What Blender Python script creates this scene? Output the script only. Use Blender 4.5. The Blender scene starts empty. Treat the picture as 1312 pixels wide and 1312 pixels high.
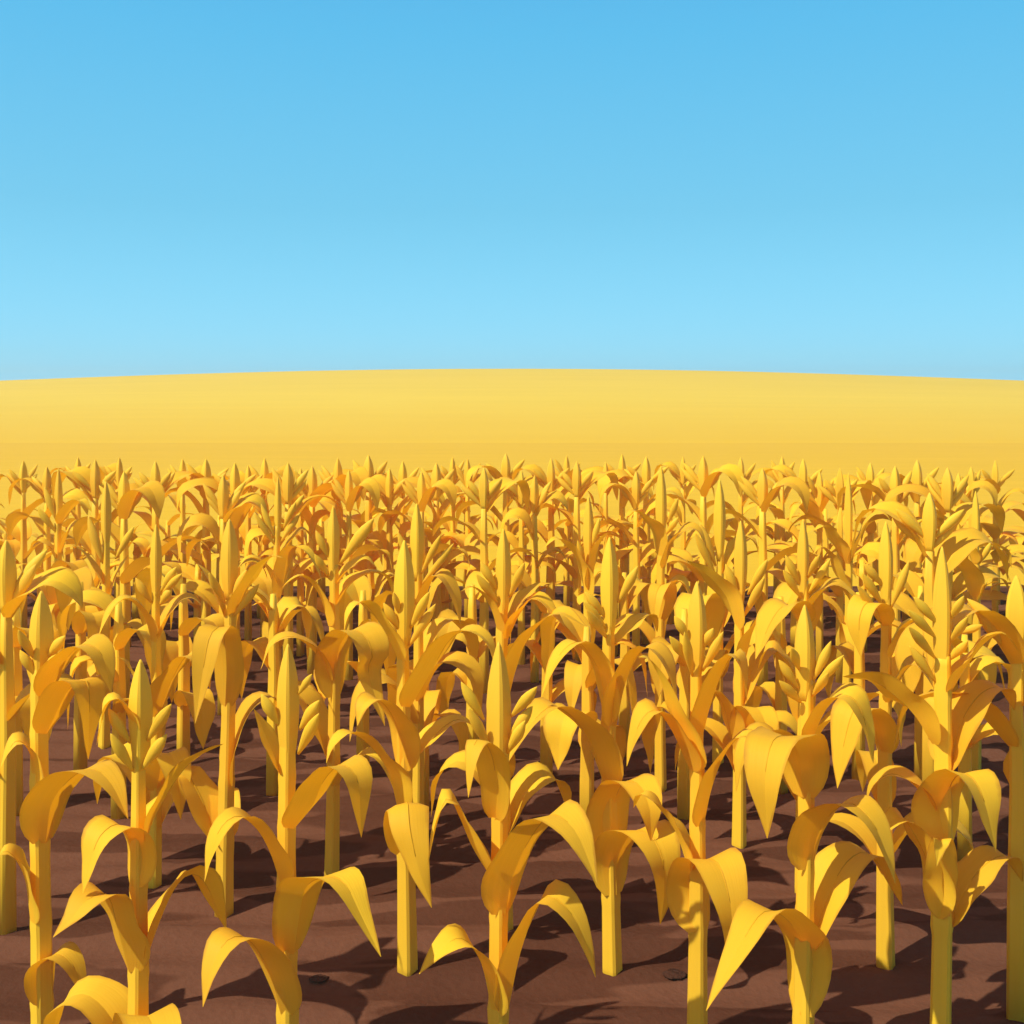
import bpy, bmesh, math, random
from mathutils import Vector
random.seed(7)
R = math.radians
scene = bpy.context.scene
COL = scene.collection

# ------------------------------------------------------------------ camera
PX = 1312.0            # measurements below were read off a 1312 px wide picture
F = 1407.0             # focal length in those pixels
YH = 500.0             # horizon line
CAM_H = 2.7            # eye height, metres
cam_d = bpy.data.cameras.new("camera")
cam = bpy.data.objects.new("camera", cam_d)
COL.objects.link(cam)
cam.location = (0, 0, CAM_H)
cam.rotation_euler = (R(90), 0, 0)
cam_d.sensor_width = 36.0
cam_d.lens = 36.0 * F / PX
cam_d.shift_y = -(PX / 2 - YH) / PX
cam_d.clip_start = 0.05
cam_d.clip_end = 3000
scene.camera = cam

def depth_of(base_y):
    return F * CAM_H / (base_y - YH)

def at(px, py, Y):
    return Vector(((px - PX / 2) / F * Y, Y, CAM_H - (py - YH) / F * Y))

# ------------------------------------------------------------------ materials
def new_mat(name):
    m = bpy.data.materials.new(name)
    m.use_nodes = True
    nt = m.node_tree
    nt.nodes.clear()
    return m, nt, nt.nodes, nt.links

def lin(h):
    h = h.lstrip('#')
    c = [int(h[i:i + 2], 16) / 255 for i in (0, 2, 4)]
    return tuple(x / 12.92 if x < .04045 else ((x + .055) / 1.055) ** 2.4 for x in c) + (1,)

def plant_mat(name, col, trans, tfac, rough=.55, spec=.25, vary=.10, streak=True):
    m, nt, N, L = new_mat(name)
    out = N.new('ShaderNodeOutputMaterial')
    info = N.new('ShaderNodeObjectInfo')
    uv = N.new('ShaderNodeUVMap'); uv.uv_map = 'UVMap'
    mp = N.new('ShaderNodeMapping'); mp.inputs['Scale'].default_value = (26, 1.2, 1)
    L.new(uv.outputs['UV'], mp.inputs['Vector'])
    off = N.new('ShaderNodeCombineXYZ')
    L.new(info.outputs['Random'], off.inputs['Z'])
    add = N.new('ShaderNodeVectorMath'); add.operation = 'MULTIPLY_ADD'
    add.inputs[1].default_value = (1, 1, 1)
    sc = N.new('ShaderNodeVectorMath'); sc.operation = 'SCALE'; sc.inputs['Scale'].default_value = 40
    L.new(off.outputs[0], sc.inputs[0])
    L.new(mp.outputs[0], add.inputs[0]); L.new(sc.outputs[0], add.inputs[2])
    no = N.new('ShaderNodeTexNoise'); no.inputs['Scale'].default_value = 1.0
    no.inputs['Detail'].default_value = 3
    L.new(add.outputs[0], no.inputs['Vector'])
    # value = 1 + vary*(random-.5) + .12*(noise-.5)
    a = N.new('ShaderNodeMath'); a.operation = 'MULTIPLY_ADD'
    a.inputs[1].default_value = vary; a.inputs[2].default_value = 1 - vary / 2 - .06
    L.new(info.outputs['Random'], a.inputs[0])
    b = N.new('ShaderNodeMath'); b.operation = 'MULTIPLY_ADD'
    b.inputs[1].default_value = .12
    L.new(no.outputs['Fac'], b.inputs[0]); L.new(a.outputs[0], b.inputs[2])
    hs = N.new('ShaderNodeHueSaturation'); hs.inputs['Color'].default_value = col
    hr = N.new('ShaderNodeMapRange'); hr.inputs['To Min'].default_value = .493; hr.inputs['To Max'].default_value = .503
    L.new(info.outputs['Random'], hr.inputs['Value']); L.new(hr.outputs[0], hs.inputs['Hue'])
    L.new(b.outputs[0], hs.inputs['Value'])
    skin = hs.outputs[0]
    if streak == 'leaf':
        sx = N.new('ShaderNodeSeparateXYZ'); L.new(uv.outputs['UV'], sx.inputs[0])
        # distance from the midrib 0..1
        m1 = N.new('ShaderNodeMath'); m1.operation = 'MULTIPLY_ADD'; m1.inputs[1].default_value = 2; m1.inputs[2].default_value = -1
        L.new(sx.outputs['X'], m1.inputs[0])
        m2 = N.new('ShaderNodeMath'); m2.operation = 'ABSOLUTE'; L.new(m1.outputs[0], m2.inputs[0])
        n3 = N.new('ShaderNodeTexNoise'); n3.inputs['Scale'].default_value = 7; n3.inputs['Detail'].default_value = 4
        tcl = N.new('ShaderNodeTexCoord'); ad = N.new('ShaderNodeVectorMath'); ad.operation = 'ADD'
        L.new(tcl.outputs['Object'], ad.inputs[0]); L.new(sc.outputs[0], ad.inputs[1]); L.new(ad.outputs[0], n3.inputs['Vector'])
        m3 = N.new('ShaderNodeMath'); m3.operation = 'MULTIPLY_ADD'; m3.inputs[1].default_value = .55
        tipn = N.new('ShaderNodeMapRange'); tipn.inputs['From Min'].default_value = .84; tipn.inputs['From Max'].default_value = 1.0
        tipn.inputs['To Max'].default_value = .42
        L.new(sx.outputs['Y'], tipn.inputs['Value'])
        m4 = N.new('ShaderNodeMath'); m4.operation = 'ADD'; L.new(m2.outputs[0], m4.inputs[0]); L.new(tipn.outputs[0], m4.inputs[1])
        L.new(n3.outputs['Fac'], m3.inputs[0]); L.new(m4.outputs[0], m3.inputs[2])
        r3 = N.new('ShaderNodeMapRange'); r3.inputs['From Min'].default_value = 1.13; r3.inputs['From Max'].default_value = 1.34
        r3.inputs['To Max'].default_value = .75
        L.new(m3.outputs[0], r3.inputs['Value'])
        mxd = N.new('ShaderNodeMixRGB'); mxd.inputs[2].default_value = (.55, .26, .03, 1)
        L.new(r3.outputs[0], mxd.inputs[0]); L.new(hs.outputs[0], mxd.inputs[1])
        skin = mxd.outputs[0]
    bump = N.new('ShaderNodeBump'); bump.inputs['Strength'].default_value = .3
    bump.inputs['Distance'].default_value = .004
    L.new(no.outputs['Fac'], bump.inputs['Height'])
    p = N.new('ShaderNodeBsdfPrincipled')
    p.inputs['Roughness'].default_value = rough
    p.inputs['Specular IOR Level'].default_value = spec
    L.new(skin, p.inputs['Base Color'])
    if streak:
        L.new(bump.outputs[0], p.inputs['Normal'])
    if tfac > 0:
        t = N.new('ShaderNodeBsdfTranslucent'); t.inputs['Color'].default_value = trans
        mx = N.new('ShaderNodeMixShader'); mx.inputs[0].default_value = tfac
        L.new(p.outputs[0], mx.inputs[1]); L.new(t.outputs[0], mx.inputs[2])
        L.new(mx.outputs[0], out.inputs['Surface'])
    else:
        L.new(p.outputs[0], out.inputs['Surface'])
    return m

M = {}
M['leaf'] = plant_mat('leaf_skin', (.97, .60, .035, 1), (.97, .44, .006, 1), .33, rough=.62, spec=.18, vary=.20, streak='leaf')
M['stalk'] = plant_mat('stalk_skin', (.94, .60, .038, 1), (.97, .44, .006, 1), .17, vary=.08)
M['ear'] = plant_mat('ear_skin', (.94, .60, .040, 1), (.97, .44, .008, 1), .19, vary=.05)
M['floret'] = plant_mat('floret_skin', (.94, .60, .040, 1), (.97, .44, .008, 1), .19, vary=.06)
M['rib'] = plant_mat('midrib_skin', (.70, .40, .015, 1), (.9, .4, .01, 1), .15, vary=.05, streak=False)

def soil_mat():
    m, nt, N, L = new_mat('tilled_soil')
    out = N.new('ShaderNodeOutputMaterial')
    tc = N.new('ShaderNodeTexCoord')
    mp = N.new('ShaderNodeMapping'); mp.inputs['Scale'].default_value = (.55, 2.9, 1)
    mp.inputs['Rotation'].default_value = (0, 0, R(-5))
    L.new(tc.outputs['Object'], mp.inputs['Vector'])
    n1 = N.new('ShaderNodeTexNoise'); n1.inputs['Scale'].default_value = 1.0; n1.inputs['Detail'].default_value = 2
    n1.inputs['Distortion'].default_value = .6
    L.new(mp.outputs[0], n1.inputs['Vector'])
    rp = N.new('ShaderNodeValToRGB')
    rp.color_ramp.elements[0].position = .48; rp.color_ramp.elements[0].color = (.088, .034, .021, 1)  # dark bands: shadow tone of the plants painted into the soil colour
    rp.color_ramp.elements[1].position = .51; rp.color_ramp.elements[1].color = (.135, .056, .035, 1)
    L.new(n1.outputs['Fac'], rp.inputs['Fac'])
    n2 = N.new('ShaderNodeTexNoise'); n2.inputs['Scale'].default_value = 28; n2.inputs['Detail'].default_value = 6
    L.new(tc.outputs['Object'], n2.inputs['Vector'])
    mr = N.new('ShaderNodeMapRange'); mr.inputs['To Min'].default_value = .86; mr.inputs['To Max'].default_value = 1.12
    L.new(n2.outputs['Fac'], mr.inputs['Value'])
    hs = N.new('ShaderNodeHueSaturation')
    L.new(rp.outputs[0], hs.inputs['Color']); L.new(mr.outputs[0], hs.inputs['Value'])
    bp = N.new('ShaderNodeBump'); bp.inputs['Strength'].default_value = .35; bp.inputs['Distance'].default_value = .02
    L.new(n2.outputs['Fac'], bp.inputs['Height'])
    p = N.new('ShaderNodeBsdfPrincipled'); p.inputs['Roughness'].default_value = 1
    p.inputs['Specular IOR Level'].default_value = 0
    L.new(hs.outputs[0], p.inputs['Base Color']); L.new(bp.outputs[0], p.inputs['Normal'])
    L.new(p.outputs[0], out.inputs['Surface'])
    return m

def crop_mat(name, c1, c2, sx, sy, bump=.2):
    m, nt, N, L = new_mat(name)
    out = N.new('ShaderNodeOutputMaterial')
    tc = N.new('ShaderNodeTexCoord')
    mp = N.new('ShaderNodeMapping'); mp.inputs['Scale'].default_value = (sx, sy, 1)
    L.new(tc.outputs['Object'], mp.inputs['Vector'])
    n1 = N.new('ShaderNodeTexNoise'); n1.inputs['Scale'].default_value = 1; n1.inputs['Detail'].default_value = 5
    L.new(mp.outputs[0], n1.inputs['Vector'])
    rp = N.new('ShaderNodeValToRGB')
    rp.color_ramp.elements[0].position = .3; rp.color_ramp.elements[0].color = c1
    rp.color_ramp.elements[1].position = .7; rp.color_ramp.elements[1].color = c2
    L.new(n1.outputs['Fac'], rp.inputs['Fac'])
    bp = N.new('ShaderNodeBump'); bp.inputs['Strength'].default_value = bump; bp.inputs['Distance'].default_value = .05
    L.new(n1.outputs['Fac'], bp.inputs['Height'])
    p = N.new('ShaderNodeBsdfPrincipled'); p.inputs['Roughness'].default_value = .9
    p.inputs['Specular IOR Level'].default_value = .1
    L.new(rp.outputs[0], p.inputs['Base Color']); L.new(bp.outputs[0], p.inputs['Normal'])
    L.new(p.outputs[0], out.inputs['Surface'])
    return m

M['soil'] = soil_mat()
M['clod'] = crop_mat('dark_clod', (.050, .019, .012, 1), (.066, .025, .016, 1), 30, 30, .6)
M['field'] = crop_mat('ripe_field', (.68, .405, .016, 1), (.73, .44, .02, 1), .15, 1.6)
def hill_mat():
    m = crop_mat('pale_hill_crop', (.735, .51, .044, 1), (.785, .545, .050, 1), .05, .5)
    N, L = m.node_tree.nodes, m.node_tree.links
    p = next(n for n in N if n.type == 'BSDF_PRINCIPLED')
    src = p.inputs['Base Color'].links[0].from_socket
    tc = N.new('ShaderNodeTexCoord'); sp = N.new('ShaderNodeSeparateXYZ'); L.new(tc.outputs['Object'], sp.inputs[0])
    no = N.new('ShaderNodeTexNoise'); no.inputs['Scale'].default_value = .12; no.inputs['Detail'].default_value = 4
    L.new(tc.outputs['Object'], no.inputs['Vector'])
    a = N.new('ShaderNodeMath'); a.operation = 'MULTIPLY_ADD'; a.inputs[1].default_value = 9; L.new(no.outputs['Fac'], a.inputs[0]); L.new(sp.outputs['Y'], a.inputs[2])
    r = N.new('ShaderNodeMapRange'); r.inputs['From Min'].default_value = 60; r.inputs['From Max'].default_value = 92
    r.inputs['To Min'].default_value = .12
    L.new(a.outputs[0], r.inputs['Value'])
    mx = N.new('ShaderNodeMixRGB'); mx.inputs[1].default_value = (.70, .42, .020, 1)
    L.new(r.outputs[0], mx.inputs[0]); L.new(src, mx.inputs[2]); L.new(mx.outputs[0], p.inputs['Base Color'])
    return m
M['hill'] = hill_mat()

# ------------------------------------------------------------------ mesh helpers
def link_mesh(name, verts, faces, mat, parent=None, smooth=True, uvs=None, sharp=None, loc=None):
    me = bpy.data.meshes.new(name)
    me.from_pydata([tuple(v) for v in verts], [], faces)
    if uvs:
        ul = me.uv_layers.new(name='UVMap')
        for poly in me.polygons:
            for li in poly.loop_indices:
                ul.data[li].uv = uvs[me.loops[li].vertex_index]
    for p in me.polygons:
        p.use_smooth = smooth
    if sharp:
        for e in me.edges:
            if tuple(sorted(e.vertices)) in sharp:
                e.use_edge_sharp = True
    me.materials.append(mat)
    me.update()
    o = bpy.data.objects.new(name, me)
    COL.objects.link(o)
    if parent:
        o.parent = parent
    return o

def catmull(pts, n):
    P = [2 * pts[0] - pts[1]] + list(pts) + [2 * pts[-1] - pts[-2]]
    dense = []
    for i in range(1, len(P) - 2):
        p0, p1, p2, p3 = P[i - 1], P[i], P[i + 1], P[i + 2]
        for j in range(14):
            t = j / 14
            dense.append(.5 * ((2 * p1) + (p2 - p0) * t + (2 * p0 - 5 * p1 + 4 * p2 - p3) * t * t + (3 * p1 - p0 - 3 * p2 + p3) * t ** 3))
    dense.append(pts[-1].copy())
    acc = [0]
    for a, b in zip(dense, dense[1:]):
        acc.append(acc[-1] + (b - a).length)
    out, j = [], 0
    for i in range(n + 1):
        s = acc[-1] * i / n
        while j < len(acc) - 2 and acc[j + 1] < s:
            j += 1
        d = acc[j + 1] - acc[j] or 1
        out.append(dense[j].lerp(dense[j + 1], min(1, max(0, (s - acc[j]) / d))))
    return out

PROF = [(0, .40), (.03, .60), (.08, .78), (.16, .93), (.28, 1.0), (.42, 1.0), (.56, .90), (.7, .69), (.82, .44), (.92, .21), (1, .012)]
def prof(s):
    for (a, fa), (b, fb) in zip(PROF, PROF[1:]):
        if s <= b:
            t = (s - a) / (b - a)
            return fa + (fb - fa) * t
    return PROF[-1][1]

def leaf_mesh(path, width, d, origin, rng, roll=0, fold=.26, parent=None, rib=True, nseg=22, wide=None):
    """path: world points base->tip; d: horizontal outward direction; origin: plant base."""
    pts = catmull(path, nseg)
    up = Vector((0, 0, 1))
    H0 = Vector((-d.y, d.x, 0)).normalized()
    US = (-1, -.55, 0, .55, 1)
    verts, uvs = [], []
    centre, normals, ss = [], [], []
    ph1, ph2 = rng.random() * 6.3, rng.random() * 6.3
    amp = rng.uniform(.03, .08)
    wide = wide or 1.0 + .38 * abs(d.x)   # blades that lie across the view were measured foreshortened
    tw = rng.uniform(-.25, .25)
    for i, p in enumerate(pts):
        s = i / nseg
        T = (pts[min(i + 1, nseg)] - pts[max(i - 1, 0)]).normalized()
        H = (H0 - T * H0.dot(T)).normalized()
        N = H.cross(T).normalized()
        # adaxial side: towards the stalk while climbing, upwards when level, outwards when hanging
        ref = up * max(.15, 1 - abs(T.z)) - d * T.z
        if N.dot(ref) < 0:
            N = -N
        ang = R(roll) * min(1, s * 2.5) + tw * s
        Hh = H * math.cos(ang) + N * math.sin(ang)
        Nn = N * math.cos(ang) - H * math.sin(ang)
        w = width * wide * .5 * prof(s)
        fo = fold * (1.7 - 1.1 * min(1, s * 2.2))
        for k, u in enumerate(US):
            wav = amp * width * math.sin(s * 15 + (ph1 if u < 0 else ph2)) * (abs(u) ** 2) * math.sin(math.pi * s)
            v = p + Hh * (u * w) + Nn * ((abs(u) if fo > 0 else u * u) * w * fo * 1.15 + wav)
            verts.append(v - origin)
            uvs.append((.5 + u * .5, s))
        centre.append(p - origin); normals.append(Nn); ss.append(s)
    faces, sharp = [], set()
    nu = len(US)
    for i in range(nseg):
        for k in range(nu - 1):
            a = i * nu + k
            faces.append((a, a + 1, a + 1 + nu, a + nu))
        sharp.add((i * nu + 2, (i + 1) * nu + 2))
    o = link_mesh('leaf', verts, faces, M['leaf'], parent, True, uvs, sharp)
    if rib:
        rv, rf, ru = [], [], []
        r0 = max(.0022, width * .016)
        sel = [i for i, s in enumerate(ss) if .34 <= s <= .74]
        for q, i in enumerate(sel):
            t = q / (len(sel) - 1)
            r = r0 * (.35 + .65 * math.sin(math.pi * min(1, t * .9 + .08)))
            T = (centre[i + 1] - centre[i - 1]).normalized()
            Hh = normals[i].cross(T).normalized()
            c = centre[i] + normals[i] * (r * .5)
            for a in range(5):
                an = 2 * math.pi * a / 5
                rv.append(c + Hh * (math.cos(an) * r) + normals[i] * (math.sin(an) * r)); ru.append((a / 5, t))
        for q in range(len(sel) - 1):
            for a in range(5):
                b = (a + 1) % 5
                rf.append((q * 5 + a, q * 5 + b, q * 5 + 5 + b, q * 5 + 5 + a))
        rf.append(tuple(range(4, -1, -1))); rf.append(tuple((len(sel) - 1) * 5 + a for a in range(5)))
        link_mesh('midrib', rv, rf, M['rib'], o, True, ru)
    return o

def square_ring(c, r, rot, ch=.28):
    """eight points of a square section with cut corners; its faces look at rot, rot+90 ..."""
    out = []
    h = r / math.sqrt(2) * 1.06
    for q in range(4):
        a = rot + q * math.pi / 2
        n = Vector((math.cos(a), math.sin(a), 0)); t = Vector((-n.y, n.x, 0))
        out.append(c + n * h - t * h * (1 - ch))
        out.append(c + n * h + t * h * (1 - ch))
    return out

def lathe_mesh(name, centres, radii, rot, mat, origin, parent, ch=.28):
    verts, uvs, faces, sharp = [], [], [], set()
    n = len(centres)
    for i, (c, r) in enumerate(zip(centres, radii)):
        for j, v in enumerate(square_ring(c, r, rot, ch)):
            verts.append(v - origin); uvs.append((j / 8, i / max(1, n - 1)))
    for i in range(n - 1):
        for j in range(8):
            k = (j + 1) % 8
            faces.append((i * 8 + j, i * 8 + k, i * 8 + 8 + k, i * 8 + 8 + j))
            sharp.add((i * 8 + j, i * 8 + 8 + j))
    faces.append(tuple(range(7, -1, -1)))
    faces.append(tuple((n - 1) * 8 + j for j in range(8)))
    return link_mesh(name, verts, faces, mat, parent, True, uvs, sharp)

def floret_mesh(tip, base, w, origin, parent):
    w *= 1.06
    ax = (tip - base) * 1.27
    T = ax.normalized()
    S = T.cross(Vector((0, 1, 0)))
    if S.length < .1:
        S = T.cross(Vector((1, 0, 0)))
    S.normalize()
    Dp = S.cross(T).normalized()
    PR = [(0, .22), (.12, .40), (.28, .66), (.46, .90), (.60, 1), (.75, .84), (.88, .50), (.95, .25), (1, .03)]
    verts, uvs, faces = [], [], []
    ns = 8
    for i, (t, r) in enumerate(PR):
        c = base + ax * t + Dp * (math.sin(math.pi * t) * -.10 * w)
        for j in range(ns):
            a = 2 * math.pi * j / ns
            ridge = 1.0
            verts.append(c + S * (math.cos(a) * r * w * .5) + Dp * (math.sin(a) * r * w * .28 * ridge) - origin)
            uvs.append((j / ns, t))
    for i in range(len(PR) - 1):
        for j in range(ns):
            k = (j + 1) % ns
            faces.append((i * ns + j, i * ns + k, i * ns + ns + k, i * ns + ns + j))
    faces.append(tuple(range(ns - 1, -1, -1)))
    faces.append(tuple((len(PR) - 1) * ns + j for j in range(ns)))
    return link_mesh('floret', verts, faces, M['floret'], parent, True, uvs)

EARP = [(0, .06), (.03, .20), (.08, .38), (.16, .62), (.27, .85), (.40, .98), (.50, 1.0), (.62, .96), (.75, .84), (.88, .66), (1.0, .48)]

def sun_rot(rng):
    # a face towards front-left (35 deg off the viewer's side), small variation per plant
    return R(-90 - 33) + R(rng.uniform(-6, 6))

GROUP = 'corn plants standing in rows on brown soil'

def corn(label, base_y, x_base, x_top, ear, wbase, wtop, leaves, florets, seed=0, extra=(), fw=12, fold=.26, group=GROUP):
    """ear = (top y, bottom y, width px); x/y all in picture pixels, turned into metres at the plant's own distance"""
    rng = random.Random(seed * 31 + 5)
    Y = depth_of(base_y)
    base = at(x_base, base_y, Y)
    base.z = 0
    m = Y / F
    top_y, bot_y, ew = ear
    root = bpy.data.objects.new('corn_plant', None)
    root.empty_display_size = .1
    COL.objects.link(root)
    root.location = base
    root['label'] = label; root['category'] = 'corn plant'; root['group'] = group
    rot = sun_rot(rng)
    # stalk
    hs = at(x_top, bot_y, Y)
    ztop = hs.z + (bot_y - top_y) * .25 * m
    ptop = Vector((at(x_top, bot_y, Y).x, Y, ztop))
    pbot = Vector((base.x, Y, -.05))
    nodes = []
    for lf in leaves:
        zb = at(lf[2][0][0], lf[2][0][1], Y).z
        nodes.append((zb - pbot.z) / (ptop.z - pbot.z))
    ts = sorted(set([0, .04] + [i / 40 for i in range(2, 41)]))
    cs, rs = [], []
    for t in ts:
        c = pbot.lerp(ptop, t)
        c.x += math.sin(t * 3.1 + seed) * .008
        cs.append(c)
        r = (wbase + (wtop - wbase) * t) * .5 * m
        for nd in nodes:
            r *= 1 + .10 * math.exp(-((t - nd) / .016) ** 2)
        rs.append(r)
    lathe_mesh('stalk', cs, rs, rot, M['stalk'], base, root)
    # ear
    pe_t = Vector((ptop.x, Y, at(x_top, top_y, Y).z)); pe_b = Vector((ptop.x, Y, at(x_top, bot_y, Y).z))
    ecs, ers = [], []
    for t, r in EARP:
        ecs.append(pe_t.lerp(pe_b, t)); ers.append(r * ew * .47 * m)
    ear_o = lathe_mesh('ear', ecs, ers, rot, M['ear'], base, root, ch=.26)
    for i, fl in enumerate(florets):
        tx, ty, bx, by = fl[:4]
        w = (fl[4] if len(fl) > 4 else fw) * m
        side = 1 if tx > bx else -1
        dd = .015 + .05 * ((i * 7 % 3) / 2)
        tip = at(tx, ty, Y - dd - .02); b = at(bx, by, Y - .012)
        floret_mesh(tip, b, w, base, ear_o)
    # leaves
    front = wbase > 24
    for lf in leaves:
        th, wpx, pts = lf[:3]
        kw = lf[3] if len(lf) > 3 else {}
        d = Vector((math.cos(R(th)), -math.sin(R(th)), 0))
        P3 = []
        for i, q in enumerate(pts):
            px, py = q[:2]
            if len(q) > 2:
                P3.append(at(px, py, Y - q[2])); continue
            if i == 0:
                tz = (at(px, py, Y).z - pbot.z) / (ptop.z - pbot.z)
                tz = max(0, min(1, tz))
                ax = pbot.lerp(ptop, tz)
                rr = (wbase + (wtop - wbase) * tz) * .5 * m
                p = ax + d * rr * .9
                p.z = at(px, py, p.y).z
                P3.append(p); continue
            sx = (px - PX / 2) / F
            ct, st = math.cos(R(th)), math.sin(R(th))
            den = ct + sx * st
            t = (base.x * st + Y * ct) / den if abs(den) > .05 else Y
            t = max(Y - .95, min(Y + .95, t))
            P3.append(at(px, py, t))
        leaf_mesh(P3, wpx * m, d, base, rng, kw.get('roll', 0), kw.get('fold', fold), root, rib=kw.get('rib', wpx >= 26), nseg=22,
                  wide=1.0 if any(len(q) > 2 for q in pts) else 1.55)
    # further leaves, low on the plant, seen only in part
    for (zf, az, reach, rise, wl) in extra:
        ax = pbot.lerp(ptop, zf)
        d = Vector((math.cos(R(az)), -math.sin(R(az)), 0))
        P3 = [ax + d * .03, ax + d * reach * .3 + Vector((0, 0, rise * .72)), ax + d * reach * .6 + Vector((0, 0, rise)),
              ax + d * reach * .88 + Vector((0, 0, rise * .62)), ax + d * reach + Vector((0, 0, -rise * .25))]
        leaf_mesh(P3, wl * 1.2, d, base, rng, 0, fold, root, rib=False, nseg=16)
    return root

# ------------------------------------------------------------------ the plants nearest the camera
corn('front corn plant with two stubby floret pairs, first whole one from the left',
     1430, 172, 180, (845, 985, 34), 33, 17, [
    (155, 30, [(172, 940), (158, 905), (146, 896), (134, 912), (124, 955)]),
    (-32, 50, [(180, 1077), (200, 1043), (225, 1000), (250, 972), (287, 953)], {'roll': -25}),
    (128, 46, [(178, 1136), (170, 1090), (153, 1057), (128, 1072), (114, 1112), (106, 1145)]),
    (122, 48, [(166, 1246), (152, 1195), (138, 1148), (112, 1153), (90, 1178), (68, 1201)]),
    (-30, 48, [(178, 1230), (205, 1180), (225, 1137), (245, 1120), (264, 1133), (290, 1192)], {'roll': -20}),
    ], [(145, 917, 167, 952), (148, 950, 171, 988), (213, 912, 189, 949), (207, 950, 182, 986)], seed=1, fw=15,
    extra=[(.22, 60, .45, .22, .14), (.18, 200, .4, .2, .13)])

corn('corn plant half cut off by the left edge, front row',
     1330, 52, 53, (757, 885, 34), 30, 22, [
    (25, 36, [(58, 892), (85, 845), (107, 826), (130, 838), (143, 890)]),
    (32, 36, [(55, 940), (85, 888), (103, 871), (114, 885), (113, 973)]),
    (150, 40, [(52, 1003), (38, 965), (20, 950), (0, 985)]),
    (38, 46, [(50, 1080), (66, 1030), (90, 998), (118, 985), (143, 1005), (164, 1049)]),
    (160, 46, [(52, 1180), (30, 1120), (5, 1090), (-15, 1130)]),
    (20, 34, [(52, 1285), (58, 1240), (74, 1222), (94, 1238), (110, 1280)]),
    ], [(79, 820, 61, 841), (72, 843, 56, 863), (28, 815, 45, 845), (30, 840, 46, 866)], seed=2, fw=13)

corn('front corn plant with one long leafy floret and a broad dark-bellied low leaf',
     1430, 371, 369, (825, 985, 33), 33, 22, [
    (195, 26, [(367, 992), (348, 960), (335, 930), (325, 908)], {'rib': False}),
    (38, 42, [(370, 1062), (400, 1033), (415, 1000), (437, 980), (458, 1000), (463, 1073)]),
    (142, 42, [(367, 1131), (345, 1090), (327, 1060), (303, 1046), (279, 1068), (262, 1130)]),
    (50, 44, [(374, 1222), (383, 1175), (392, 1137), (415, 1124), (440, 1130), (465, 1178), (488, 1226)]),
    (128, 50, [(362, 1300), (345, 1245), (318, 1204), (290, 1206), (270, 1245), (260, 1290)]),
    ], [(340, 898, 358, 930), (404, 905, 384, 935), (403, 925, 382, 966), (396, 869, 382, 890, 9)], seed=3, fw=15)

corn('middle front corn plant with a broad smooth ear and a small leaf curled before it',
     1430, 642, 639, (822, 1020, 37), 30, 21, [
    (115, 42, [(641, 1048), (636, 1003, .10), (628, 962, .18), (612, 947, .24), (603, 975, .30), (600, 1022, .33)], {'fold': -.2}),
    (50, 52, [(642, 1172), (655, 1130), (676, 1080), (706, 1044), (735, 1062), (755, 1105), (765, 1134)]),
    (168, 46, [(638, 1125), (605, 1085), (588, 1045), (574, 1022), (560, 1055), (548, 1110)]),
    (28, 46, [(645, 1292), (667, 1220), (688, 1163), (707, 1148), (735, 1175), (752, 1212), (763, 1252)]),
    (148, 42, [(640, 1300), (617, 1235), (592, 1203), (566, 1215), (537, 1248)]),
    ], [(597, 884, 620, 922), (606, 918, 628, 960), (681, 888, 655, 918), (676, 913, 652, 946), (668, 932, 650, 965)], seed=4, fw=14)

corn('front corn plant with splayed open florets, its lowest leaf sweeping left to the bottom edge',
     1380, 1031, 1031, (775, 900, 30), 31, 18, [
    (33, 42, [(1035, 948), (1060, 907), (1084, 891), (1104, 912), (1119, 978)]),
    (122, 48, [(1031, 1022), (1025, 975), (1012, 946), (990, 950), (980, 1000), (983, 1074)]),
    (50, 54, [(1028, 1114), (1045, 1078), (1062, 1045), (1090, 1030), (1117, 1052), (1138, 1100), (1147, 1132)]),
    (-25, 50, [(1042, 1212), (1060, 1150), (1084, 1106), (1110, 1093), (1135, 1120), (1156, 1160)]),
    (132, 44, [(1037, 1300), (1030, 1225), (1012, 1182), (980, 1168), (950, 1208), (920, 1265), (905, 1295)]),
    ], [(1003, 853, 1023, 882), (1004, 878, 1026, 900), (1016, 836, 1024, 858), (1060, 832, 1042, 872), (1073, 848, 1043, 880), (1057, 868, 1041, 892)], seed=5, fw=12)

corn('tallest front corn plant, right edge, four florets stacked on each side of its ear',
     1335, 1205, 1207, (700, 885, 30), 32, 24, [
    (22, 42, [(1212, 887), (1236, 858), (1260, 826), (1285, 812), (1305, 835)]),
    (198, 52, [(1207, 953), (1172, 917), (1142, 887), (1112, 870), (1080, 867)], {'roll': 30}),
    (-20, 48, [(1214, 985), (1232, 925), (1258, 888), (1285, 882), (1300, 910)]),
    (62, 56, [(1210, 1086), (1212, 1035), (1222, 998), (1243, 994), (1262, 1030), (1276, 1092)]),
    (162, 42, [(1206, 1174), (1190, 1112), (1170, 1066), (1152, 1046), (1136, 1060), (1127, 1082)]),
    (192, 36, [(1197, 1038), (1170, 1005), (1142, 992), (1118, 1008), (1108, 1042)]),
    (-18, 44, [(1210, 1185), (1240, 1135), (1266, 1105), (1292, 1098), (1310, 1130)]),
    (85, 44, [(1206, 1178), (1207, 1130, .07), (1208, 1095, .12), (1206, 1075, .16), (1200, 1110, .2)], {'rib': False}),
    ], [(1177, 772, 1201, 799), (1171, 789, 1199, 817), (1171, 811, 1198, 843), (1172, 837, 1199, 874), (1231, 770, 1216, 795), (1235, 797, 1216, 824), (1252, 803, 1226, 812, 10), (1235, 826, 1216, 846)], seed=6, fw=12)

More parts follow.
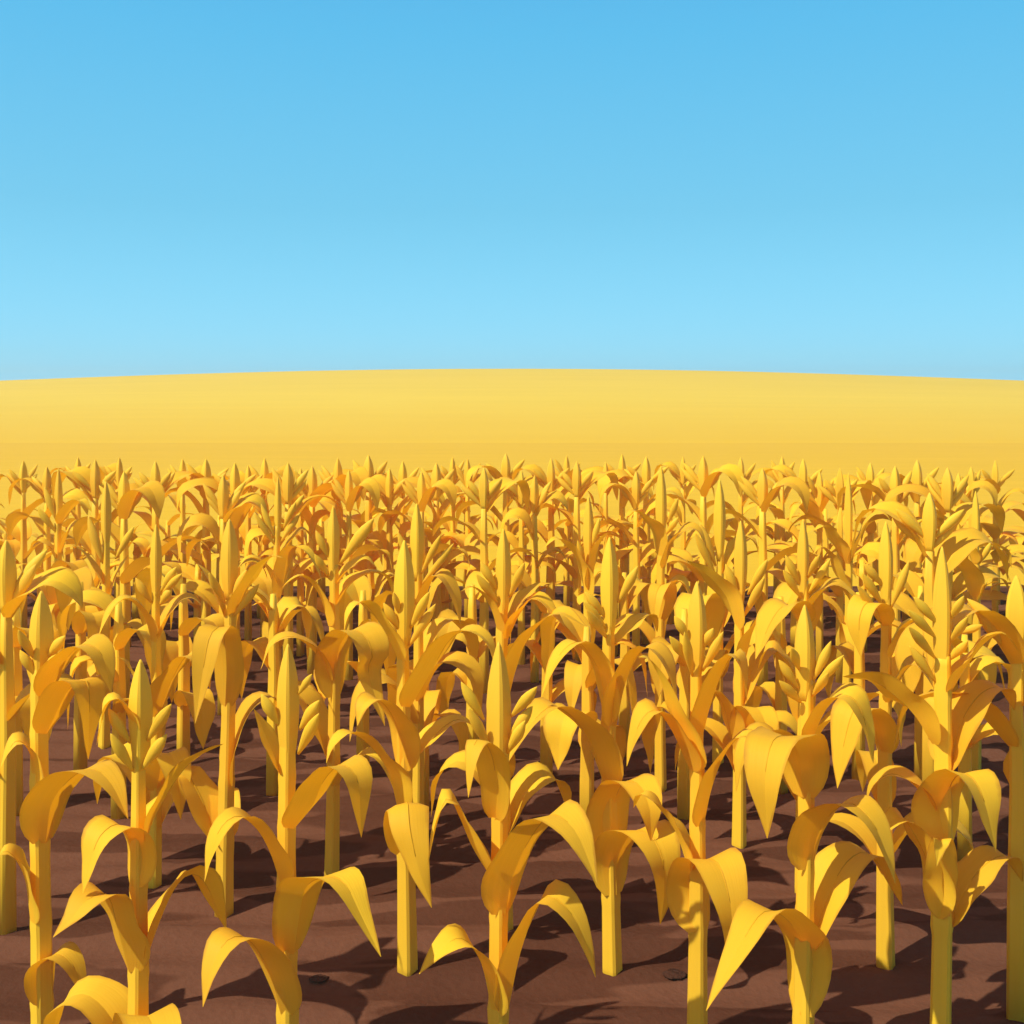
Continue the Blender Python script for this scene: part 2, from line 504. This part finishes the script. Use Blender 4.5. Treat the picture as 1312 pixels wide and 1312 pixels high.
corn('corn plant left of the splayed-floret one, lowest leaf folded over its dark stalk foot',
     1345, 891, 893, (745, 865, 29), 31, 15, [
    (28, 46, [(891, 942), (912, 898), (930, 852), (943, 838), (952, 865), (957, 903)]),
    (158, 46, [(892, 987), (868, 930), (850, 880), (832, 845), (818, 842)], {'rib': False}),
    (166, 42, [(892, 988), (860, 935), (838, 910), (818, 930), (803, 982)]),
    (24, 44, [(889, 1057), (912, 1010), (928, 968), (950, 943), (970, 955), (979, 992)]),
    (198, 46, [(893, 1112), (865, 1065), (840, 1030), (822, 1018), (812, 1035)], {'roll': 25}),
    (70, 46, [(886, 1192), (888, 1145), (898, 1107), (918, 1104), (932, 1140), (938, 1185), (932, 1226)]),
    ], [(868, 796, 883, 820), (863, 822, 882, 848), (879, 822, 887, 866), (911, 810, 900, 830), (921, 820, 900, 860)], seed=7, fw=12)

corn('corn plant with one broad bright leaf hanging straight down before its dark bare foot',
     1240, 520, 518, (692, 830, 31), 29, 15, [
    (152, 30, [(516, 847), (496, 815), (478, 785), (462, 772), (447, 785), (440, 815)]),
    (24, 44, [(526, 906), (550, 865), (576, 820), (602, 808), (625, 822), (636, 860)]),
    (132, 38, [(520, 987), (511, 940), (496, 907), (478, 895), (464, 905), (458, 930)]),
    (-20, 32, [(533, 980), (555, 945), (583, 923), (605, 930), (616, 950)]),
    (150, 44, [(516, 1037), (496, 985), (470, 952), (446, 939), (427, 953), (418, 978)]),
    (88, 52, [(519, 1090), (518, 1048, .13), (522, 1028, .22), (525, 1062, .32), (537, 1115, .36), (553, 1163, .37)], {'fold': -.34}),
    ], [(496, 780, 513, 808), (506, 765, 513, 790, 9), (545, 768, 526, 805), (551, 785, 524, 828)], seed=8, fw=12)

corn('corn plant with two folded front leaves one above the other over a bare foot',
     1243, 784, 781, (688, 815, 27), 28, 15, [
    (152, 34, [(785, 926), (770, 868), (755, 838), (738, 823), (715, 842), (693, 894)]),
    (28, 44, [(784, 930), (800, 880), (815, 842), (834, 830), (855, 852), (868, 900)]),
    (-18, 28, [(787, 827), (808, 806), (822, 793), (835, 789), (842, 810)]),
    (150, 50, [(781, 1008), (762, 962), (737, 922), (708, 905), (682, 925), (664, 950), (649, 980)]),
    (62, 44, [(782, 1093), (785, 1042), (797, 1005), (818, 1005), (832, 1035), (834, 1078)]),
    (58, 46, [(781, 1147), (791, 1102), (808, 1069), (830, 1066), (848, 1098), (851, 1145), (846, 1184)]),
    ], [(755, 765, 775, 790), (754, 778, 777, 806, 11), (757, 789, 778, 818), (812, 735, 792, 772)], seed=9, fw=12)

corn('corn plant just left of the tallest right one, drop-shaped bright leaf at its left',
     1228, 1136, 1135, (668, 780, 22), 27, 13, [
    (142, 26, [(1132, 802), (1122, 778), (1110, 773), (1101, 795), (1103, 842)]),
    (20, 30, [(1134, 842), (1155, 812), (1172, 796), (1190, 800), (1200, 830)]),
    (150, 38, [(1136, 965), (1117, 920), (1096, 908), (1082, 950), (1073, 1010)]),
    (30, 40, [(1136, 900), (1160, 860), (1180, 850), (1195, 880)]),
    ], [(1112, 728, 1130, 750), (1110, 743, 1131, 776), (1105, 760, 1130, 798), (1160, 731, 1141, 780)], seed=10, fw=11,
    extra=[(.30, 20, .4, .2, .13), (.25, 215, .4, .2, .13), (.42, 270, .35, .2, .12)])

corn('corn plant left of middle with a single bright leaf folded down high before its stalk',
     1162, 289, 294, (665, 770, 26), 26, 14, [
    (190, 18, [(292, 790), (275, 755), (262, 732), (248, 719)], {'rib': False}),
    (100, 42, [(288, 905), (290, 850, .10), (284, 806, .18), (269, 815, .25), (260, 860, .31), (250, 927, .36)]),
    (-28, 44, [(288, 1003), (302, 960), (318, 915), (342, 893), (362, 905), (372, 940)]),
    (205, 40, [(288, 1082), (265, 1040), (250, 1008), (238, 990), (222, 1010)]),
    (20, 22, [(297, 790), (320, 745), (345, 715), (365, 715)], {'rib': False}),
    ], [(312, 738, 297, 768), (325, 757, 299, 790), (272, 742, 288, 772)], seed=11, fw=11,
    extra=[(.22, 250, .35, .2, .12)])

corn('corn plant between the two with hanging front leaves, rounded leaf bending right',
     1118, 426, 427, (648, 745, 19), 21, 12, [
    (162, 28, [(423, 802), (411, 767), (397, 746), (385, 738), (371, 745), (358, 757)]),
    (-15, 20, [(431, 748), (450, 726), (468, 716), (485, 730)], {'rib': False}),
    (-20, 28, [(430, 775), (450, 748), (475, 734), (495, 740), (505, 765)]),
    (42, 38, [(424, 893), (433, 835), (450, 808), (468, 815), (477, 840), (472, 862), (493, 930)]),
    (160, 30, [(420, 872), (405, 838), (376, 816), (350, 825), (334, 858)]),
    (192, 42, [(421, 974), (402, 918), (382, 890), (362, 886), (350, 905)]),
    ], [(408, 687, 421, 714), (407, 716, 421, 738), (470, 676, 436, 722, 15)], seed=12, fw=10,
    extra=[(.30, 20, .4, .2, .12)])

corn('slim corn plant near the left, two bright leaves spread like wings from its neck',
     1130, 197, 200, (672, 772, 17), 19, 10, [
    (152, 30, [(200, 822), (187, 796), (174, 775), (158, 768), (140, 786), (124, 822)]),
    (-20, 30, [(202, 817), (218, 787), (231, 769), (246, 766), (260, 777)]),
    (20, 38, [(205, 918), (220, 872), (240, 840), (260, 850), (269, 882)]),
    (170, 26, [(197, 905), (178, 880), (160, 848), (148, 842)]),
    ], [(178, 747, 194, 772), (222, 733, 206, 758), (228, 740, 208, 760, 9), (217, 758, 205, 775)], seed=13, fw=11,
    extra=[(.28, 205, .42, .25, .14), (.33, 50, .35, .25, .13), (.2, 320, .35, .2, .12)])

corn('second-row corn plant whose straight bright blade crosses the ear tip to its left',
     1082, 945, 949, (667, 772, 20), 21, 11, [
    (172, 27, [(951, 806), (931, 766), (906, 736), (880, 718)], {'roll': 25}),
    (28, 34, [(950, 850), (968, 800), (985, 790), (1000, 830)]),
    (160, 34, [(946, 960), (925, 900), (905, 885), (890, 920)]),
    ], [(933, 732, 946, 767), (978, 726, 958, 762), (974, 750, 953, 790)], seed=14, fw=11,
    extra=[(.35, 20, .4, .25, .14), (.42, 75, .4, .25, .14), (.3, 210, .4, .25, .13), (.55, 330, .4, .3, .13)])

corn('corn plant right behind the middle front one, narrow ear above upward blades',
     1185, 645, 645, (677, 790, 23), 25, 14, [
    (-22, 22, [(650, 802), (666, 771), (686, 752), (706, 747)], {'rib': False}),
    (15, 28, [(649, 818), (667, 785), (685, 766), (708, 783), (725, 805)]),
    (162, 24, [(641, 812), (627, 775), (607, 753), (590, 758)], {'rib': False}),
    (28, 40, [(652, 895), (666, 840), (690, 802), (718, 784), (752, 803)]),
    ], [(620, 727, 636, 754), (616, 743, 638, 772), (668, 730, 653, 765)], seed=15, fw=11,
    extra=[(.35, 200, .4, .25, .14), (.3, 330, .4, .25, .14), (.45, 100, .35, .2, .12)])

corn('far corn plant right of middle with a short folded leaf hanging under its neck',
     1006, 847, 847, (597, 700, 17), 17, 10, [
    (152, 23, [(849, 712), (838, 677), (822, 660), (810, 655), (800, 664)]),
    (20, 23, [(852, 728), (864, 693), (879, 676), (895, 680), (905, 700)]),
    (105, 26, [(853, 795), (854, 760, .10), (848, 749, .16), (840, 765, .24), (840, 810, .28)]),
    (15, 24, [(852, 760), (870, 745), (885, 770), (890, 800)]),
    ], [(866, 667, 853, 685), (866, 645, 855, 672)], seed=16, fw=8,
    extra=[(.5, 200, .4, .25, .13), (.4, 20, .4, .25, .13), (.35, 280, .3, .25, .12)])

corn('corn plant directly behind the splayed-floret one, broad pointed leaf drooping left',
     1140, 1030, 1029, (665, 770, 18), 22, 11, [
    (22, 27, [(1036, 782), (1055, 757), (1070, 748), (1090, 760), (1106, 777)]),
    (150, 36, [(1028, 800), (1018, 782), (1003, 777), (986, 800), (968, 845)]),
    (195, 34, [(1028, 880), (1000, 840), (985, 830), (970, 860)]),
    ], [(1010, 719, 1024, 748), (1008, 738, 1026, 766), (1047, 717, 1035, 740), (1058, 725, 1036, 760)], seed=17, fw=10,
    extra=[(.4, 160, .42, .25, .14), (.45, 20, .4, .25, .14), (.55, 275, .35, .25, .13), (.3, 240, .4, .2, .12)])

corn('corn plant just behind the broad hanging-leaf one, ear tip right above that ear',
     1065, 536, 534, (645, 745, 20), 19, 11, [
    (20, 24, [(540, 790), (553, 745), (566, 737), (582, 762), (590, 800)]),
    (165, 24, [(532, 790), (515, 752), (500, 735), (488, 745)]),
    ], [(513, 690, 526, 722), (573, 707, 541, 748, 9), (560, 695, 540, 735, 9)], seed=18, fw=9,
    extra=[(.5, 20, .42, .28, .14), (.42, 160, .42, .28, .14), (.35, 280, .4, .25, .13), (.6, 330, .4, .3, .13)])

corn('corn plant near the left edge, short blade pointing up right and another dipping left',
     955, 133, 136, (617, 705, 15), 16, 9, [
    (-25, 18, [(135, 776), (147, 742), (158, 722), (165, 711)], {'rib': False}),
    (155, 22, [(134, 790), (122, 776), (106, 769), (94, 780), (82, 801)]),
    (172, 20, [(133, 748), (113, 717), (102, 704), (91, 697)], {'rib': False}),
    ], [(117, 674, 132, 722, 12), (167, 683, 148, 716, 9)], seed=19, fw=9,
    extra=[(.45, 20, .42, .25, .13), (.5, 200, .42, .25, .13), (.4, 90, .35, .25, .12)])

corn('back corn plant by the left edge with an arched bright leaf like a hoop',
     890, 75, 75, (600, 690, 12), 14, 8, [
    (25, 15, [(77, 672), (90, 650), (103, 641), (118, 656)], {'rib': False}),
    (-15, 18, [(76, 708), (91, 677), (110, 668), (125, 680)], {'rib': False}),
    (165, 18, [(74, 716), (60, 698), (46, 695), (35, 712)], {'rib': False}),
    (30, 22, [(74, 778), (78, 738), (90, 721), (106, 735), (122, 778)], {'rib': False}),
    ], [(60, 633, 72, 666), (53, 657, 72, 682)], seed=20, fw=9,
    extra=[(.45, 20, .42, .25, .13), (.5, 200, .42, .25, .13), (.4, 90, .35, .25, .12)])

corn('back corn plant left of middle, several narrow florets fanned on each side',
     930, 355, 356, (611, 695, 11), 15, 8, [
    (160, 22, [(354, 750), (337, 722), (318, 715), (305, 727)], {'rib': False}),
    (-20, 18, [(359, 712), (372, 695), (388, 678), (405, 700)], {'rib': False}),
    (22, 22, [(357, 765), (370, 708), (385, 702), (400, 715), (412, 742)], {'rib': False}),
    (170, 20, [(354, 815), (338, 775), (322, 776)], {'rib': False}),
    ], [(338, 655, 352, 690), (332, 666, 352, 698), (376, 650, 363, 678), (380, 664, 360, 694), (385, 640, 368, 665)], seed=21, fw=8,
    extra=[(.45, 20, .42, .25, .13), (.5, 200, .42, .25, .13), (.4, 90, .35, .25, .12)])

corn('back corn plant right of middle, leaf bent far left over a deep orange gap',
     1000, 753, 754, (635, 730, 16), 17, 9, [
    (158, 24, [(755, 770), (745, 730), (730, 702), (712, 690), (697, 702)], {'rib': False}),
    (20, 22, [(757, 755), (765, 705), (778, 684), (790, 686)], {'rib': False}),
    ], [(766, 672, 757, 705, 8), (742, 700, 750, 728)], seed=22, fw=8,
    extra=[(.45, 20, .42, .28, .14), (.5, 200, .42, .28, .14), (.4, 110, .4, .25, .13)])

corn('back corn plant right of middle, two leafy florets left of its ear, none right',
     975, 921, 922, (614, 720, 18), 16, 9, [
    (-20, 20, [(924, 735), (935, 710), (948, 690), (958, 692)], {'rib': False}),
    ], [(901, 682, 917, 725, 11), (896, 694, 917, 738, 10)], seed=23, fw=9,
    extra=[(.45, 20, .42, .28, .14), (.55, 200, .42, .28, .14), (.4, 110, .4, .25, .13), (.62, 330, .4, .28, .13)])

corn('back corn plant without florets, arched leaf pair meeting in a V at its neck',
     920, 1085, 1087, (606, 720, 13), 14, 9, [
    (155, 20, [(1084, 722), (1068, 690), (1056, 674), (1042, 680)], {'rib': False}),
    (22, 22, [(1090, 722), (1102, 690), (1115, 664), (1130, 657), (1142, 668)], {'rib': False}),
    (165, 20, [(1083, 762), (1065, 715), (1052, 700), (1042, 710)], {'rib': False}),
    ], [], seed=24, fw=8, extra=[(.45, 20, .42, .28, .13), (.5, 200, .42, .28, .13), (.4, 100, .4, .25, .12)])

corn('back corn plant by the right edge, just right of the tallest front ear',
     985, 1250, 1250, (629, 720, 13), 16, 9, [
    (168, 18, [(1248, 722), (1238, 692), (1228, 670)], {'rib': False}),
    (155, 24, [(1250, 765), (1240, 735), (1222, 715), (1205, 708), (1180, 730)], {'rib': False}),
    (20, 20, [(1252, 770), (1265, 750), (1280, 745)], {'rib': False}),
    ], [(1267, 700, 1255, 722)], seed=25, fw=8, extra=[(.45, 20, .42, .28, .13), (.5, 200, .42, .28, .13), (.4, 100, .4, .25, .12)])

# ------------------------------------------------------------------ the smaller plants of the hazy back rows
def proto_corn(seed, eared=True):
    """a corn plant 2 m tall standing at the origin"""
    rng = random.Random(seed)
    root = bpy.data.objects.new('corn_plant', None)
    root.empty_display_size = .1
    COL.objects.link(root)
    O = Vector((0, 0, 0))
    rot = sun_rot(rng)
    zs = 1.62
    lathe_mesh('stalk', [Vector((0, 0, -.05)), Vector((0, 0, .5)), Vector((.006, 0, 1.0)), Vector((0, 0, 1.4)), Vector((0, 0, zs + .08))],
               [.050, .046, .041, .034, .024], rot, M['stalk'], O, root)
    er = rng.uniform(.044, .054)
    if eared:
      ear = lathe_mesh('ear', [Vector((0, 0, 2.0 - (2.0 - zs) * t)) for t, r in EARP], [r * er for t, r in EARP], rot, M['ear'], O, root, ch=.26)
    for s in (-1, 1) if eared else ():
        for k in range(2):
            z = zs + .03 + k * .06
            dx = rng.uniform(.09, .15)
            floret_mesh(Vector((s * (dx + .02), rng.uniform(-.05, .05), z + rng.uniform(.14, .20))), Vector((s * .016, 0, z)), .056, O, ear)
    z = 1.60
    az = rng.uniform(0, 360)
    side = rng.choice((0, 180))
    for k in range(4):
        a = side + rng.uniform(-38, 38) * (1 if eared else 1.6)
        side = 180 - side
        d = Vector((math.cos(R(a)), -math.sin(R(a)), 0))
        ax = Vector((0, 0, z))
        reach = rng.uniform(.34, .52); rise = rng.uniform(.16, .26) * (1.15 if k < 2 else 1)
        drop = rng.uniform(.0, .9)
        P3 = [ax + d * .03, ax + d * reach * .34 + Vector((0, 0, rise * .75)), ax + d * reach * .62 + Vector((0, 0, rise)),
              ax + d * reach * .88 + Vector((0, 0, rise * .72)), ax + d * reach + Vector((0, 0, rise * (.4 - drop)))]
        leaf_mesh(P3, rng.uniform(.16, .21) if eared else rng.uniform(.17, .22), d, O, rng, rng.uniform(-20, 20), .26, root, rib=False, nseg=14)
        z -= rng.uniform(.18, .32)
    return root

def copy_plant(src, loc, rz, sc, label, group):
    r = src.copy(); COL.objects.link(r)
    r.location = loc; r.rotation_euler = (0, 0, rz); r.scale = sc
    r['label'] = label; r['category'] = 'corn plant'; r['group'] = group
    for ch in list(src.children):
        c = ch.copy(); COL.objects.link(c); c.parent = r
        for g in list(ch.children):
            q = g.copy(); COL.objects.link(q); q.parent = c
    return r

def proto_bare(seed):
    """an earless plant with a few limp leaves hanging close to its stalk"""
    rng = random.Random(seed)
    root = bpy.data.objects.new('corn_plant', None)
    root.empty_display_size = .1
    COL.objects.link(root)
    O = Vector((0, 0, 0))
    lathe_mesh('stalk', [Vector((0, 0, -.05)), Vector((0, 0, .5)), Vector((.006, 0, 1.0)), Vector((0, 0, 1.5)), Vector((0, 0, 1.72))],
               [.052, .048, .042, .034, .020], sun_rot(rng), M['stalk'], O, root)
    z = 1.58; side = rng.choice((0, 180))
    for k in range(4):
        a = side + rng.uniform(-50, 50); side = 180 - side
        d = Vector((math.cos(R(a)), -math.sin(R(a)), 0)); ax = Vector((0, 0, z))
        reach = rng.uniform(.22, .34); rise = rng.uniform(.16, .24); drop = rng.uniform(.35, .6)
        P3 = [ax + d * .03, ax + d * reach * .42 + Vector((0, 0, rise * .8)), ax + d * reach * .72 + Vector((0, 0, rise)),
              ax + d * reach * .95 + Vector((0, 0, rise * .4)), ax + d * reach * 1.05 + Vector((0, 0, rise - drop))]
        leaf_mesh(P3, rng.uniform(.15, .19), d, O, rng, rng.uniform(-15, 15), .26, root, rib=False, nseg=16)
        z -= rng.uniform(.2, .36)
    return root

protos = [proto_corn(100 + i, i < 9) for i in range(14)] + [proto_bare(300 + i) for i in range(5)]
used = set()
def put(i, loc, rz, sc, label, group):
    if i not in used:
        used.add(i)
        r = protos[i]
        r.location = loc; r.rotation_euler = (0, 0, rz); r.scale = sc
        r['label'] = label; r['category'] = 'corn plant'; r['group'] = group
        return r
    return copy_plant(protos[i], loc, rz, sc, label, group)

ORD = ('first second third fourth fifth sixth seventh eighth ninth tenth eleventh twelfth thirteenth fourteenth '
       'fifteenth sixteenth seventeenth eighteenth nineteenth twentieth').split()
def nth(i, n):
    if i < (n + 1) // 2:
        return ORD[i] + ' from the left'
    return ORD[n - 1 - i] + ' from the right'

rng = random.Random(3)
# (picture x, picture y of the tip): the row in front, then the row behind whose tips only stand out of the haze
ROW_A = [(122, 589), (159, 604), (199, 591), (264, 588), (286, 609), (301, 593), (339, 587), (369, 593), (400, 597), (433, 587),
         (472, 583), (559, 593), (620, 599), (648, 581), (706, 587), (739, 591), (797, 582), (828, 585), (901, 584), (977, 600), (1029, 588),
         (1076, 600), (1147, 597), (1175, 589), (1191, 631), (1214, 599)]
ROW_B = [(100, 586), (153, 586), (234, 588), (318, 596), (385, 600), (447, 602), (499, 600), (516, 591), (540, 604), (580, 586), (599, 588), (668, 603), (685, 609), (726, 584), (776, 592),
         (815, 604), (875, 585), (949, 586), (1002, 585), (1050, 604), (1115, 593), (1228, 606), (1244, 598), (60, 598), (30, 590), (1275, 590)]
for row, text, k0, kk in ((sorted(ROW_A), 'pale small corn plant, {} in the last full row', .255, 1),
                          (sorted(ROW_B), 'faint thin corn plant in haze, {} of the hindmost row', .29, 0)):
    for i, (px, py) in enumerate(row):
        k = (py - YH) / (k0 + rng.uniform(-.015, .015))
        k = max(265, k)
        Y = F * CAM_H / k
        H = CAM_H - (py - YH) / F * Y
        p = at(px, YH + k, Y)
        s = H / 2.0
        sx = rng.uniform(1.0, 1.15) if kk else rng.uniform(.85, 1.0)
        put(rng.randrange(9), (p.x, Y, 0), R(rng.uniform(-10, 10)), (sx, sx, s), text.format(nth(i, len(row))), GROUP)

# short plants that fill the rows behind and between, with little more than leaves in view
FILL = []
BARE = [(752, 1082), (877, 1046), (541, 1032), (152, 1046), (700, 1000), (103, 985), (1000, 1010), (1100, 995), (1236, 1095), (350, 1010), (465, 995), (605, 985), (235, 1000), (20, 1040), (800, 965), (1180, 1000)]
for row_y, hmax, step in ((11.4, 1.2, .85), (12.9, 1.32, .7), (14.2, 1.4, .66)):
    x = -row_y * .5
    while x < row_y * .5:
        FILL.append((x + rng.uniform(-.12, .12), row_y + rng.uniform(-.25, .25), hmax * rng.uniform(.86, 1.0)))
        x += step
for i, (px, by) in enumerate(BARE):
    Y = depth_of(by)
    put(14 + (i * 3) % 5, ((px - PX / 2) / F * Y, Y, 0), R(rng.uniform(-12, 12)), (1.0, 1.0, rng.uniform(1.22, 1.36) / 1.72),
        'low earless corn plant with limp leaves, standing in shade behind the front rows', 'low corn plants behind the front rows')
for (x, y, h) in FILL:
    put(9 + rng.randrange(5), (x, y, 0), R(rng.uniform(-15, 15)), (rng.uniform(1.0, 1.2), rng.uniform(1.0, 1.2), h / 2.0),
        'short earless corn plant deep in the back rows, mostly hidden by others', 'short corn plants filling the back rows')
# corn at the sides of the view, so that the rows go on
for px, k, i, h, lab in ((8, 690, 2, 1.95, 'whole small-eared corn plant touching the left side, behind the half cut one'),
                         (1302, 800, 4, 1.9, 'corn plant cut by the right side, in front of the hazy rows')):
    Y = F * CAM_H / k
    put(i, ((px - PX / 2) / F * Y, Y, 0), R(4), (1.05, 1.05, h / 2), lab, GROUP)



# ------------------------------------------------------------------ ground
def grid(name, x0, x1, nx, y0, y1, ny, zf, mat, kind='structure'):
    verts, faces = [], []
    for j in range(ny + 1):
        for i in range(nx + 1):
            x = x0 + (x1 - x0) * i / nx; y = y0 + (y1 - y0) * j / ny
            verts.append((x, y, zf(x, y)))
    for j in range(ny):
        for i in range(nx):
            a = j * (nx + 1) + i
            faces.append((a, a + 1, a + nx + 2, a + nx + 1))
    o = link_mesh(name, verts, faces, mat)
    o['kind'] = kind
    return o

from mathutils import noise as mn
def soil_z(x, y):
    e = 1 if y < 14 else max(0, (15.6 - y) / 1.6)
    z = .016 * math.sin(y * 2 * math.pi / .36 + 1.4 * mn.noise(Vector((x * .5, y * .5, 0)))) + .03 * mn.noise(Vector((x * .9, y * 2.4, 3)))
    z += .014 * mn.noise(Vector((x * 6, y * 6, 9))) + .007 * mn.noise(Vector((x * 15, y * 15, 4)))
    return (z - .02) * e - .082 * (1 - e)
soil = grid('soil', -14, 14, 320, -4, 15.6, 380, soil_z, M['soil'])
field = grid('field', -150, 150, 10, -35, 178, 10, lambda x, y: -.085, M['field'])
def clod(px, py, wpx, label, seed):
    k = py - YH
    Y = F * CAM_H / k
    c = at(px, py, Y)
    r = wpx * Y / F * .5
    verts, faces, uvs = [], [], []
    nr, ns = 6, 16
    for i in range(nr + 1):
        a = math.pi * i / nr
        for j in range(ns):
            b = 2 * math.pi * j / ns
            v = Vector((math.sin(a) * math.cos(b), math.sin(a) * math.sin(b), math.cos(a)))
            q = 1 + .28 * mn.noise(v * 1.7 + Vector((seed, 0, 0)))
            verts.append(Vector((v.x * r * q, v.y * r * .8 * q, v.z * r * .16 * q))); uvs.append((j / ns, i / nr))
    for i in range(nr):
        for j in range(ns):
            e = (j + 1) % ns
            faces.append((i * ns + j, (i + 1) * ns + j, (i + 1) * ns + e, i * ns + e))
    o = link_mesh('soil_clod', verts, faces, M['clod'], None, True, uvs)
    o.location = (c.x, Y, soil_z(c.x, Y) + r * .05)
    o['label'] = label; o['category'] = 'clod'; o['group'] = 'dark clods of earth on the soil'
clod(865, 1248, 30, 'small dark clod lying between the two bare stalk feet right of the middle', 2)
clod(409, 1251, 24, 'small dark clod lying under the tip of the broad dark-bellied low leaf', 5)

def hill_z(x, y):
    Y0, YC = 57.0, 150.0
    H = 5.30
    if y <= YC:
        t = (y - Y0) / (YC - Y0)
        v = t ** 1.15 * (1 - .3 * t ** 5) / .7 if t > 0 else t * 1.2
    else:
        v = math.exp(-((y - YC) / 60) ** 2)
    return -.08 + H * v * math.exp(-(x / 113) ** 2) if v > 0 else -.3
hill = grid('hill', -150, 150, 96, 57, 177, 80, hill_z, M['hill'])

# ------------------------------------------------------------------ air
hm, hnt, HN, HL = new_mat('pale_air')
ho = HN.new('ShaderNodeOutputMaterial'); hv = HN.new('ShaderNodeVolumePrincipled')
hv.inputs['Color'].default_value = (1, .92, .66, 1); hv.inputs['Density'].default_value = .0028
hv.inputs['Anisotropy'].default_value = .2
HL.new(hv.outputs[0], ho.inputs['Volume'])
hx, hy0, hy1, hz0, hz1 = 160, -40, 180, -1.5, 6.2
hvx = [(sx * hx, y, z) for z in (hz0, hz1) for y in (hy0, hy1) for sx in (-1, 1)]
haze = link_mesh('haze', hvx, [(0, 2, 3, 1), (4, 5, 7, 6), (0, 1, 5, 4), (2, 6, 7, 3), (0, 4, 6, 2), (1, 3, 7, 5)], hm, smooth=False)
haze['kind'] = 'stuff'

# ------------------------------------------------------------------ light
SUN_AZ = R(58)      # to the left of straight behind the camera
SUN_EL = R(49)
to_sun = Vector((-math.sin(SUN_AZ) * math.cos(SUN_EL), -math.cos(SUN_AZ) * math.cos(SUN_EL), math.sin(SUN_EL)))
sd = bpy.data.lights.new('sun', 'SUN')
sd.energy = 4.3; sd.angle = R(.5); sd.color = (1, .96, .74)
so = bpy.data.objects.new('sun', sd)
COL.objects.link(so)
so.rotation_euler = (-to_sun).to_track_quat('-Z', 'Y').to_euler()
so.location = (-20, -20, 30)

w = bpy.data.worlds.new('World')
scene.world = w
w.use_nodes = True
nt = w.node_tree
nt.nodes.clear()
wo = nt.nodes.new('ShaderNodeOutputWorld')
bg = nt.nodes.new('ShaderNodeBackground')
sky = nt.nodes.new('ShaderNodeTexSky')
sky.sky_type = 'NISHITA'
sky.sun_disc = False
sky.sun_elevation = SUN_EL
sky.sun_rotation = math.atan2(to_sun.x, to_sun.y)
sky.altitude = 300
sky.air_density = 1.0; sky.dust_density = .3; sky.ozone_density = 1.6
bg.inputs['Strength'].default_value = .11
STR = .11
tc = nt.nodes.new('ShaderNodeTexCoord')
sep = nt.nodes.new('ShaderNodeSeparateXYZ')
nt.links.new(tc.outputs['Generated'], sep.inputs[0])
ramp = nt.nodes.new('ShaderNodeValToRGB')
stops = [(0.0, (.27, .88, 1.34, 1)), (.03, (.27, .80, 1.12, 1)), (.16, lin('74CFF6')), (.31, lin('5DC2F3')), (.37, lin('56B9EF')), (.56, (.03, .085, .30, 1)), (1.0, (.012, .035, .15, 1))]
els = ramp.color_ramp.elements
while len(els) < len(stops):
    els.new(.5)
for e, (p, c) in zip(els, stops):
    e.position = p; e.color = c
nt.links.new(sep.outputs['Z'], ramp.inputs['Fac'])
scl = nt.nodes.new('ShaderNodeVectorMath'); scl.operation = 'SCALE'; scl.inputs['Scale'].default_value = 1 / STR / 2 ** .2
nt.links.new(ramp.outputs[0], scl.inputs[0])
mxs = nt.nodes.new('ShaderNodeMixRGB'); mxs.inputs[0].default_value = .94
nt.links.new(sky.outputs[0], mxs.inputs[1]); nt.links.new(scl.outputs[0], mxs.inputs[2])
dp = nt.nodes.new('ShaderNodeVectorMath'); dp.operation = 'DOT_PRODUCT'
dp.inputs[1].default_value = to_sun
nt.links.new(tc.outputs['Generated'], dp.inputs[0])
mx0 = nt.nodes.new('ShaderNodeMath'); mx0.operation = 'MAXIMUM'; mx0.inputs[1].default_value = 0
nt.links.new(dp.outputs['Value'], mx0.inputs[0])
pw = nt.nodes.new('ShaderNodeMath'); pw.operation = 'POWER'; pw.inputs[1].default_value = 5
nt.links.new(mx0.outputs[0], pw.inputs[0])
gl = nt.nodes.new('ShaderNodeVectorMath'); gl.operation = 'SCALE'  # broad warm glow round the sun, added out of view to fill the shade
gl.inputs[0].default_value = (.90 / STR, .60 / STR, .32 / STR)
nt.links.new(pw.outputs[0], gl.inputs['Scale'])
sm = nt.nodes.new('ShaderNodeVectorMath'); sm.operation = 'ADD'
nt.links.new(mxs.outputs[0], sm.inputs[0]); nt.links.new(gl.outputs[0], sm.inputs[1])
nt.links.new(sm.outputs[0], bg.inputs['Color'])
nt.links.new(bg.outputs[0], wo.inputs['Surface'])

scene.view_settings.view_transform = 'Standard'
scene.view_settings.look = 'None'
scene.view_settings.exposure = .2
scene.view_settings.gamma = 1
scene.render.engine = 'CYCLES'
scene.cycles.use_denoising = True
scene.cycles.max_bounces = 10
scene.cycles.diffuse_bounces = 6
scene.cycles.transmission_bounces = 8
